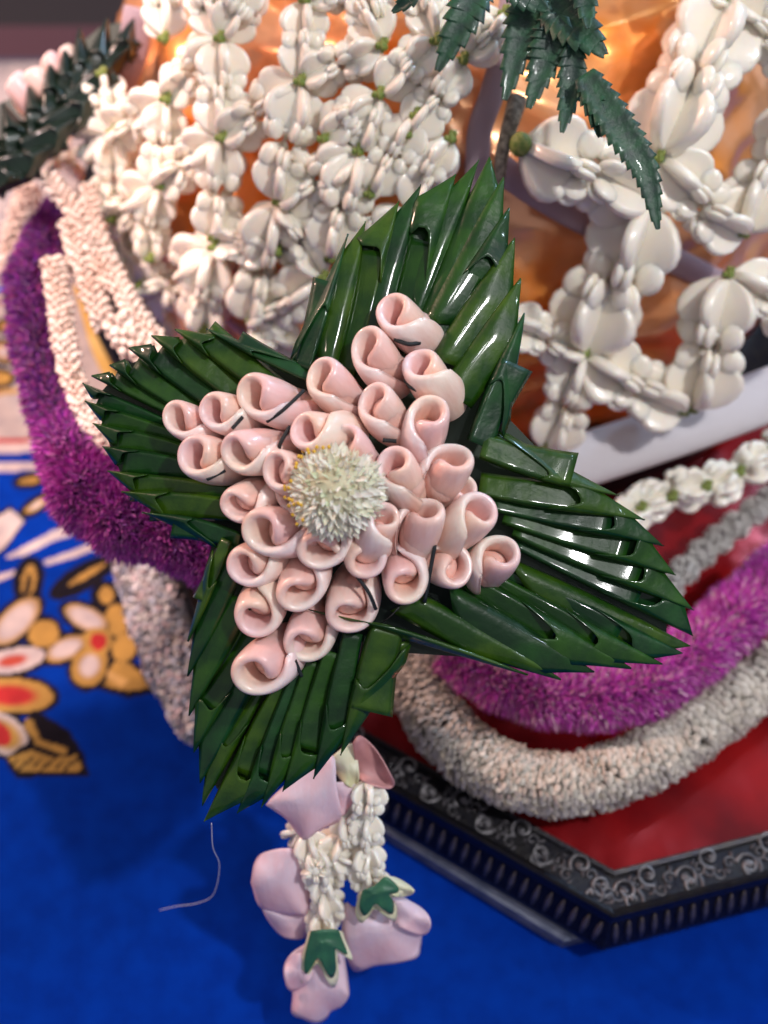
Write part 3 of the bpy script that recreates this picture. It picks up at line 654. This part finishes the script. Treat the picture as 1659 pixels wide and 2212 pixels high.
# rolled pink buds
def budmesh(seed):
    """thick fleshy petal rolled into a spiral: outer wall, rounded rim and inner wall per spiral step"""
    rn = random.Random(seed); Th = 2*math.pi*(1.30+rn.uniform(-.08, .10)); L = 2.5+rn.uniform(-.15, .2); nu = 84; V = []; C = []
    ob = rn.uniform(.15, .23); cr_ = [0, .5, .2, .8, .35, .1][seed % 6]; sx = rn.uniform(.05, .13); el = rn.uniform(.84, .96)
    for i in range(nu):
        u = i/(nu-1); hw = (0.175+0.10*max(0, 1-u*3.2))*(1 if u < .90 else math.sqrt(max(0.0, 1-((u-.90)/.10)**2))*.9+.1)
        rc = 0.19+0.685*u**0.72
        inn = 1-u
        def put(t, off, dz, zf=None):
            th = u*(Th-0.75*u*(t-0.2)); prof = 0.64+0.36*math.sin(min(1, t/0.66)*math.pi/2)**0.85
            prof *= 1-0.10*max(0, (t-0.62)/0.38)**2.0
            top = L*(1-0.13*inn**.8-ob*math.cos(th-Th+1.2)*u**1.5)
            if u > 0.84: top -= L*0.12*((u-0.84)/0.16)**1.6
            if u < 0.24: top -= L*0.14*((0.24-u)/0.24)**1.3
            z = t*top+dz; rr = (rc+off)*prof; w1 = 1+0.04*math.sin(2*th+seed)
            V.append((rr*w1*math.cos(th)+sx*inn*(t > .3), rr*math.sin(th)*el, z))
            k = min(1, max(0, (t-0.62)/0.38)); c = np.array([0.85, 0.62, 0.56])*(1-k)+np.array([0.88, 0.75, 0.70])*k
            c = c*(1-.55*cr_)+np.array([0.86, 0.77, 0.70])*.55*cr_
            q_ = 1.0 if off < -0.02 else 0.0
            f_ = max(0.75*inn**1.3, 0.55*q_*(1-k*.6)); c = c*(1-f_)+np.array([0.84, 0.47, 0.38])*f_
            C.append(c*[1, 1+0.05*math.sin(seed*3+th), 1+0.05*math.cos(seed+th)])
        for t in (0, .12, .25, .38, .5, .62, .74, .85, .94): put(t, hw, 0)
        for a_ in (20, 45, 70, 90, 110, 135, 160): put(1.0, hw*math.cos(R(a_)), hw*1.15*math.sin(R(a_))-.12)
        for t in (.90, .78, .62, .45): put(t, -hw, 0)
    n_ = 20; f = gridf(nu, n_)
    f.append(tuple(range(n_))); f.append(tuple((nu-1)*n_+k for k in range(n_-1, -1, -1)))
    ev, ef = ellipsoid((sx, 0, 1.12), (.66, .60, .84), None, 14, 9); ev[:, 0] += .10*np.sin(ev[:, 2]*4+seed)
    f += [tuple(i+len(V) for i in q_) for q_ in ef]; V = list(V)+[tuple(p) for p in ev]; C = list(C)+[np.array((0.84, 0.52, 0.44))]*len(ev)
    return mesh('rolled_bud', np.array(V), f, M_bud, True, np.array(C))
BM = [budmesh(s) for s in range(6)]
a1 = lambda x, y: (331.8+x/2, 580.7+y/2)
ROLL = -78
BUDS = [ # crop x, y of mouth, radius, body direction (deg, image, 0=right 90=down), height, roll, lean
 (1065, 190, 100, 40, 0.95, 60, .70), (950, 345, 98, 48, 1.25, 60, .70), (1180, 430, 98, 55, 1.2, 50, .75), (752, 462, 96, 45, 1.35, 60, .75), (968, 562, 98, 52, 1.6, 60, .72), (1200, 655, 104, 100, 1.6, -60, .62),
 (1060, 860, 96, 62, 1.75, 0, .66), (1285, 850, 102, 118, 1.55, -50, .66), (690, 690, 98, 8, 1.75, 60, .7), (850, 745, 90, 52, 1.95, 60, .65), (545, 855, 96, 20, 1.85, 60, .6),
 (470, 535, 108, 18, 1.25, 60, .74), (290, 605, 92, 12, 1.1, 70, .66), (130, 640, 90, 22, 0.85, 80, .66), (215, 800, 100, 15, 1.1, 0, .6), (380, 775, 104, -8, 1.5, 40, .72), (360, 1010, 100, -30, 1.4, 30, .64),
 (505, 1115, 118, 0, 1.55, 10, .55), (415, 1265, 100, -20, 1.2, 0, .5), (622, 1375, 106, -78, 1.3, -20, .5), (440, 1475, 106, -75, 1.0, -40, .48), (652, 1595, 108, -72, 0.95, -30, .48), (835, 1480, 118, -82, 1.2, -50, .5), (455, 1715, 122, -40, 1.15, -30, .46),
 (1000, 1095, 88, 120, 1.75, 180, .7), (1165, 1080, 102, 105, 1.6, -60, .72), (1395, 1075, 98, 135, 1.35, -50, .72), (1500, 1250, 102, 120, 1.05, -30, .5), (1290, 1300, 104, -165, 1.2, -60, .42), (1070, 1340, 108, -95, 1.3, -60, .42),
 (900, 1240, 104, -110, 1.45, 90, .5), (720, 1190, 110, -60, 1.5, 90, .5),
 (620, 590, 70, 0, 0.7, 0, .7), (1330, 960, 80, 150, 0.9, 0, .7), (600, 960, 100, 0, 1.4, 40, .6), (830, 1130, 110, -90, 1.3, 0, .4)]
for i, (x, y, r, ang, h, roll, lean) in enumerate(BUDS):
    u, v = a1(x, y); d = np.array([math.cos(R(ang)), math.sin(R(ang))])
    d3 = X*d[0]-U*d[1]; ax = nrm(-d3*lean+N*math.sqrt(1-lean*lean))
    rc = (r/2)*TT*(SD-h)
    sc = rc/0.79
    mouth = S(u, v, h+0.15); base = mouth-ax*sc*2.15
    xx = nrm(np.cross(ax, X)); xx = nrm(np.cross(np.cross(ax, d3), ax)); yy = np.cross(ax, xx); a = R(ROLL+(roll-40)*0.3+random.uniform(-22, 22))
    x2 = xx*math.cos(a)+yy*math.sin(a); y2 = -xx*math.sin(a)+yy*math.cos(a)
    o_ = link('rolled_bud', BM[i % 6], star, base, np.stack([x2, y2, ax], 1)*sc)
# black thread
for pts_ in [[(1040, 305, 1.0), (1100, 325, 1.1), (1150, 320, .9)], [(1085, 480, 1.2), (1110, 510, 1.35), (1150, 530, 1.3)], [(650, 525, 1.3), (560, 610, 1.45), (490, 660, 1.3)], [(385, 640, 1.3), (340, 690, 1.4)],
             [(590, 680, 1.5), (550, 750, 1.6), (540, 790, 1.3)], [(310, 870, 1.2), (230, 910, 1.2)], [(880, 1330, 1.4), (930, 1400, 1.45), (960, 1470, 1.2)], [(990, 740, 1.5), (1050, 745, 1.5)], [(610, 1690, 1.0), (640, 1760, .8)], [(1170, 1440, 1.0), (1215, 1195, 1.4)]]:
    c = catmull([S(*a1(x, y), h+.2) for x, y, h in pts_], 12); v, f = tube(c, 0.05, 6); part('thread', v, f, M_thread, star)
c = catmull([S(825, 1345, .9), S(845, 1330, 1.0), S(862, 1312, 1.1)], 5); v, f = tube(c, 0.012, 5); part('pin', v, f, M_metl, star)

# cream flower head in the middle
hd = nrm(N+U*0.22-X*0.08); hc = S(728, 1062, 1.9); hr = 1.02
ha = nrm(np.cross(U, hd)); hb_ = np.cross(hd, ha)
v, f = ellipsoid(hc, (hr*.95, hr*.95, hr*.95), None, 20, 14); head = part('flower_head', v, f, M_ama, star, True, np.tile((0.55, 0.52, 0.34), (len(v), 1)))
def bract(col):
    V = []; C = []
    for i, (t, w_, y) in enumerate([(0, .5, 0), (.3, 1, .10), (.6, .8, .10), (.85, .38, .03), (1, .03, -.05)]):
        for s_ in (-1, -.5, 0, .5, 1):
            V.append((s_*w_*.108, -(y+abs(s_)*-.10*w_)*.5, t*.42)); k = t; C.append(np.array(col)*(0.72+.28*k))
    return mesh('bract', V, gridf(5, 5), M_ama, True, C)
BR = [bract((0.90, 0.85, 0.68)), bract((0.84, 0.81, 0.60)), bract((0.92, 0.86, 0.76)), bract((0.70, 0.74, 0.48))]
nb = 300
for i in range(nb):
    t = (i+.5)/nb; th = math.acos(1-t*1.32); ph = i*2.39996
    d = hd*math.cos(th)+(ha*math.cos(ph)+hb_*math.sin(ph))*math.sin(th)
    aw = (ha*math.cos(ph)+hb_*math.sin(ph))*math.cos(th)-hd*math.sin(th)
    zz = nrm(d*(0.85-0.50*min(1, th))+aw*(0.2+0.85*min(1, th))+rng.normal(0, .08, 3)); yy = nrm(d-(d@zz)*zz) if th > .25 else nrm(np.cross(zz, aw)); xx = np.cross(yy, zz)
    sc = 0.60+0.50*min(1, th/0.9)
    lower = (aw@U < -0.3)
    mi = 3 if th < 0.4 and i % 2 else i % 3
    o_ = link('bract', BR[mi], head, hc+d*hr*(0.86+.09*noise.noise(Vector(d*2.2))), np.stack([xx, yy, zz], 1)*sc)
fz = rng.uniform(0.02, 1.35, 500); fth = np.arccos(1-fz); fph = rng.uniform(0, 2*np.pi, 500)
fd = hd[None]*np.cos(fth)[:, None]+(ha[None]*np.cos(fph)[:, None]+hb_[None]*np.sin(fph)[:, None])*np.sin(fth)[:, None]
fdir = fd+rng.normal(0, .35, fd.shape); fdir /= np.linalg.norm(fdir, axis=1)[:, None]; fx = np.cross(fdir, rng.normal(size=fd.shape)); fx /= np.linalg.norm(fx, axis=1)[:, None]
tv, tf = bract_tpl(.26, .10, .02); v, f = scatter(tv, tf, hc+fd*hr*.92, np.stack([fx, np.cross(fdir, fx), fdir], 2), rng.uniform(.7, 1.3, 500))
part('fine_bracts', v, f, M_ama, star, True, np.repeat(np.array([(0.92, 0.87, 0.74)])*rng.uniform(.85, 1.05, (500, 1)), len(tv), 0), 'stuff')
# tiny yellow florets at the upper left of the head
yv = []
for k in range(26):
    th = random.uniform(.7, 1.4); ph = random.uniform(1.6, 4.2); d = hd*math.cos(th)+(ha*math.cos(ph)+hb_*math.sin(ph))*math.sin(th)
    yv.append(ellipsoid(hc+d*(hr*1.18), (0.045, .045, .06), None, 6, 4))
part('pollen_florets', *joinm(yv), mat('pollen_yellow', (0.75, 0.48, 0.05), 0.6), star, True, None, 'stuff')

# ================================================================== FAR LEAF STAR (upper left)
PD = lambda u, v, h=0: P(u, v, 37.0-h*1.3)
far = empty('leaf_star_ornament', PD(100, 250, 0), 'out-of-focus second leaf star at the upper left corner, seen from its side with pink glints', 'leaf ornament')
k_ = 90
for T, B, wm in [((300, 18), (210, 150), 40), ((232, 40), (170, 180), 40), ((172, 62), (150, 210), 40), ((140, 100), (120, 220), 36), ((108, 130), (90, 250), 38), ((60, 180), (60, 290), 36), ((5, 222), (10, 330), 40), ((-40, 260), (-40, 370), 40),
                 ((290, 90), (130, 210), 44), ((240, 170), (80, 260), 50), ((180, 245), (40, 300), 50), ((130, 310), (-10, 340), 50), ((70, 390), (-40, 350), 50)]:
    k_ += 1; v, f = foldmesh(T, B, 1, wm*.7, 0.2+0.03*(k_-90), 0.3+.03*(k_-90), 0.6, .6, .7, PD, 1, k_)
    solid(part('leaf_fold', v, f, M_leaf2, far), .03, -1)
pg = [(290, 40), (215, 60), (130, 130), (60, 195), (-60, 250), (-60, 400), (20, 400), (100, 330), (180, 240), (240, 165), (285, 95)]
tp_ = [PD(u, v, -.3) for u, v in pg]; bt_ = [PD(u, v, -.6) for u, v in pg]; m_ = len(pg)
part('leaf_backing', tp_+bt_, [tuple(range(m_)), tuple(range(2*m_-1, m_-1, -1))]+[(i, (i+1) % m_, m_+(i+1) % m_, m_+i) for i in range(m_)], M_leafb, far, False)
for i, (u, v, s_) in enumerate([(118, 152, .5), (88, 186, .55), (52, 208, .62), (150, 125, .4)]):
    ax = nrm(-X*.5+U*.6+N*.4); x2 = nrm(np.cross(ax, [0, 0, 1.0])); link('rolled_bud', BM[i], far, PD(u, v, .2)-ax*s_*1.6, np.stack([x2, np.cross(ax, x2), ax], 1)*s_)

# ================================================================== FERN
def blade(path, wmax, teeth, d, hd_=0.0, seed=0):
    c = catmull([np.array((*p, 0)) for p in path], 60)[:, :2]; t = np.gradient(c, axis=0); t /= np.linalg.norm(t, axis=1)[:, None]; nn = np.stack([-t[:, 1], t[:, 0]], 1)
    V = []
    for i in range(60):
        s = i/59; w_ = wmax*1.75*math.sin(math.pi*min(1, (s*0.8+0.12)))**0.5*(1-s)**0.42
        saw = (s*teeth) % 1.0; w_ *= 1.0-0.30*(1-saw); 
        lean = t[i]*saw*wmax*0.22
        for c_ in (-1, -.5, 0, .5, 1):
            q_ = c[i]+nn[i]*c_*w_+lean*abs(c_); h = 0.10*abs(c_)*(w_/max(wmax, 1))+0.12*math.sin(s*4+seed)
            V.append(P(q_[0], q_[1], d-h))
    return V, gridf(60, 5)
fern = empty('fern_sprig', P(1200, 60, 29), 'dark green fern sprig with serrated leaflets hanging in from the top edge', 'fern')
c = catmull([P(1165, -60, 29), P(1195, 20, 29), P(1235, 90, 29), P(1268, 170, 29), P(1300, 240, 29)], 20); v, f = tube(c, 0.07, 6); part('stem', v, f, M_fern, fern)
for i, (path, w_, te) in enumerate([([(1040, -40), (1000, 40), (945, 152)], 34, 7), ([(1165, -30), (1130, 60), (1090, 216)], 36, 10), ([(1205, 30), (1180, 120), (1142, 233)], 33, 9), ([(1240, 100), (1232, 190), (1214, 286)], 24, 8),
                                    ([(1190, 0), (1240, 50), (1306, 118)], 44, 7), ([(1262, 165), (1280, 220), (1296, 296)], 22, 6), ([(1262, 160), (1335, 270), (1395, 370), (1422, 496)], 32, 15), ([(905, -30), (880, 0), (848, 26)], 16, 4), ([(1100, -40), (1140, -10), (1180, 20)], 30, 5), ([(1240, -60), (1262, -10), (1270, 60)], 26, 6)]):
    v, f = blade(path, w_, te, 29.0-0.1*i, 0, i); solid(part('leaflet', v, f, M_fern, fern), 0.02)

# ================================================================== HANGING FLOWER TASSEL
t6 = lambda x, y: (497.7+x*.3, 1576+y*.3)
def puff(parent, name, pts_, d, bulge, m, ctr=None, wav=0.06, crop=True, th=.04):
    pts_ = [t6(*p) if crop else p for p in pts_]; n0 = len(pts_); c3 = [np.array((*p, 0)) for p in pts_]
    cl = catmull(c3+[c3[0]], n0*5+1)[:-1, :2]; n_ = len(cl)
    z_ = np.fft.fft(cl[:, 0]+1j*cl[:, 1]); fq_ = np.abs(np.fft.fftfreq(n_, 1/n_)); z_[fq_ > 1.5] = 0; z_ = np.fft.ifft(z_); sm = np.stack([z_.real, z_.imag], 1)
    ct = np.mean(cl, 0) if ctr is None else np.array(t6(*ctr)); V = []; rings = 8
    for i in range(rings+1):
        s = i/rings*0.94+0.06
        for j in range(n_):
            q_ = ct+(cl[j]*s**2+sm[j]*(1-s**2)-ct)*s; dd = d(q_[0], q_[1]) if callable(d) else d
            h = bulge*.62*(1-s*s)**.8+wav*1.6*math.sin(j/n_*2*math.pi*3+1)*s*s*2+0.06*math.sin(s*5+j*.15)*s*s
            V.append(P(q_[0], q_[1], dd-h))
    return solid(part(name, V, gridf(rings+1, n_, 0, True)+[tuple(range(n_-1, -1, -1))], m, parent), th, 0)
TG = 'flower tassels under the star'
t_top = empty('petal_tassel', P(690, 1660, 29), 'lavender-pink folded rose petals directly below the bottom arm of the star', 'flower tassel', TG)
DT = lambda u, v: 29.3+(v-1600)*0.0042
DTa = lambda u, v: DT(u, v)-0.2
puff(t_top, 'petal', [(255, 540), (330, 460), (590, 240), (740, 190), (765, 420), (800, 620), (740, 680), (640, 720), (540, 790), (480, 740), (400, 640)], DTa, .5, M_rose)
puff(t_top, 'petal', [(700, 380), (900, 380), (980, 430), (880, 540), (800, 620), (720, 560)], DT, .2, M_rosed and M_rose)
o_ = puff(t_top, 'petal', [(880, 100), (940, 45), (1050, 150), (1150, 320), (1180, 400), (1120, 425), (960, 380), (910, 300)], DT, -.35, M_rosed); o_['label'] = 'dusky pink petal turned to the right'
o_ = puff(t_top, 'petal', [(720, 200), (880, 100), (925, 300), (910, 410), (860, 415), (780, 340)], lambda u, v: DT(u, v)+.1, .25, M_cream); o_['label'] = 'cream petal in the middle'
def strand(name, path, nfl, L, label, off=0.0):
    root = empty(name, P(*path[0], DT(*path[0])), label, 'flower tassel', TG)
    c = catmull([P(u, v, DT(u, v)+off) for u, v in path], nfl+1)
    for i in range(nfl):
        ax = nrm(c[i+1]-c[i]); cr = crown(root, c[i]-ax*0.1, ax+rng.normal(0, .22, 3), L, None, 1, 'white_floret')
        if i % 2 == 0: crown(root, c[i]+rng.normal(0, .15, 3), ax+rng.normal(0, .6, 3), L*.8, None, 1, 'white_floret')
    return root
s1 = strand('petal_tassel', [(665, 1800), (690, 1860), (700, 1930), (705, 2000)], 6, 1.0, 'left white floret string ending in a green calyx and the lowest pink flower')
s2 = strand('petal_tassel', [(800, 1690), (795, 1770), (790, 1850), (800, 1925)], 7, 1.0, 'right string of small white florets ending in a green calyx and wide pink flower', 0.15)
s3 = strand('petal_tassel', [(745, 1760), (730, 1830), (720, 1890)], 3, 1.0, 'rounded pink petal flower hanging at the left of the white florets', 0.2)
puff(s3, 'petal', [(150, 1100), (180, 950), (260, 880), (450, 860), (560, 1000), (560, 1300), (480, 1340), (230, 1290)], lambda u, v: DT(u, v)+.1, .7, M_rose)
puff(s3, 'petal', [(215, 1260), (280, 1380), (380, 1490), (520, 1505), (580, 1440), (570, 1290), (400, 1280)], lambda u, v: DT(u, v)+.45, .45, M_rose)
puff(s1, 'petal', [(540, 1540), (430, 1620), (385, 1720), (410, 1850), (450, 1900), (445, 2040), (520, 2080), (620, 2112), (690, 2080), (720, 2030), (800, 1990), (850, 1920), (850, 1850), (830, 1700), (800, 1560), (680, 1500)], DT, .75, M_rose, None, .1)
puff(s1, 'petal', [(520, 1600), (430, 1640), (390, 1740), (430, 1880), (560, 1820), (600, 1700)], lambda u, v: DT(u, v)-.45, .3, M_rose)
puff(s2, 'petal', [(800, 1450), (830, 1250), (900, 1280), (1200, 1210), (1300, 1240), (1420, 1330), (1440, 1420), (1380, 1480), (1370, 1560), (1340, 1640), (1200, 1680), (1040, 1700), (900, 1740), (840, 1640)], lambda u, v: DT(u, v)+.15, .8, M_rose, None, .1)
puff(s2, 'petal', [(1180, 1230), (1300, 1240), (1420, 1330), (1440, 1430), (1370, 1480), (1220, 1420), (1160, 1340)], lambda u, v: DT(u, v)-.35, .25, M_rose)
for root, pts_, ct in [(s1, [(580, 1450), (535, 1640), (540, 1755), (580, 1720), (638, 1620), (690, 1740), (730, 1785), (758, 1720), (750, 1570), (840, 1620), (800, 1500), (760, 1440)], (670, 1540)),
                       (s2, [(950, 1160), (930, 1270), (960, 1335), (1000, 1310), (1045, 1240), (1100, 1290), (1165, 1325), (1172, 1240), (1130, 1190), (1200, 1170), (1205, 1130), (1120, 1060), (1040, 1120)], (1070, 1180))]:
    puff(root, 'calyx', pts_, lambda u, v: DT(u, v)-.8, .25, M_sepal, ct, 0.02)
    big = [(ct[0]+(x-ct[0])*1.22, ct[1]+(y-ct[1])*1.18+25) for x, y in pts_]
    puff(root, 'pale_sepal', big, lambda u, v: DT(u, v)-.62, .2, M_cream, (ct[0], ct[1]+25), 0.02)
o_ = puff(s2, 'pale_sepal', [(1100, 1050), (1200, 1070), (1320, 1150), (1290, 1190), (1180, 1200), (1120, 1130)], lambda u, v: DT(u, v)-.6, .1, M_cream)
# loose white fibre under the tip
c = catmull([P(457, 1778, 28.3), P(460, 1830, 29), P(474, 1870, 30), P(462, 1930, 31.2), P(430, 1950, 31.8), P(380, 1958, 32.3), P(345, 1966, 32.6)], 60)
v, f = tube(c, 0.011, 5); o_ = part('fibre', v, f, M_fibre); o_['label'] = 'fine pale fibre hanging from the bottom tip of the leaf star'; o_['category'] = 'thread'
# green bud at the end of a net string
v, f = ellipsoid(D(1124, 312, 1.3), (0.32, 0.32, 0.36), None, 12, 9); o_ = part('green_bud', v, f, M_knot); o_['label'] = 'small green bud beside the dry twig at the top tip'; o_['category'] = 'bud'
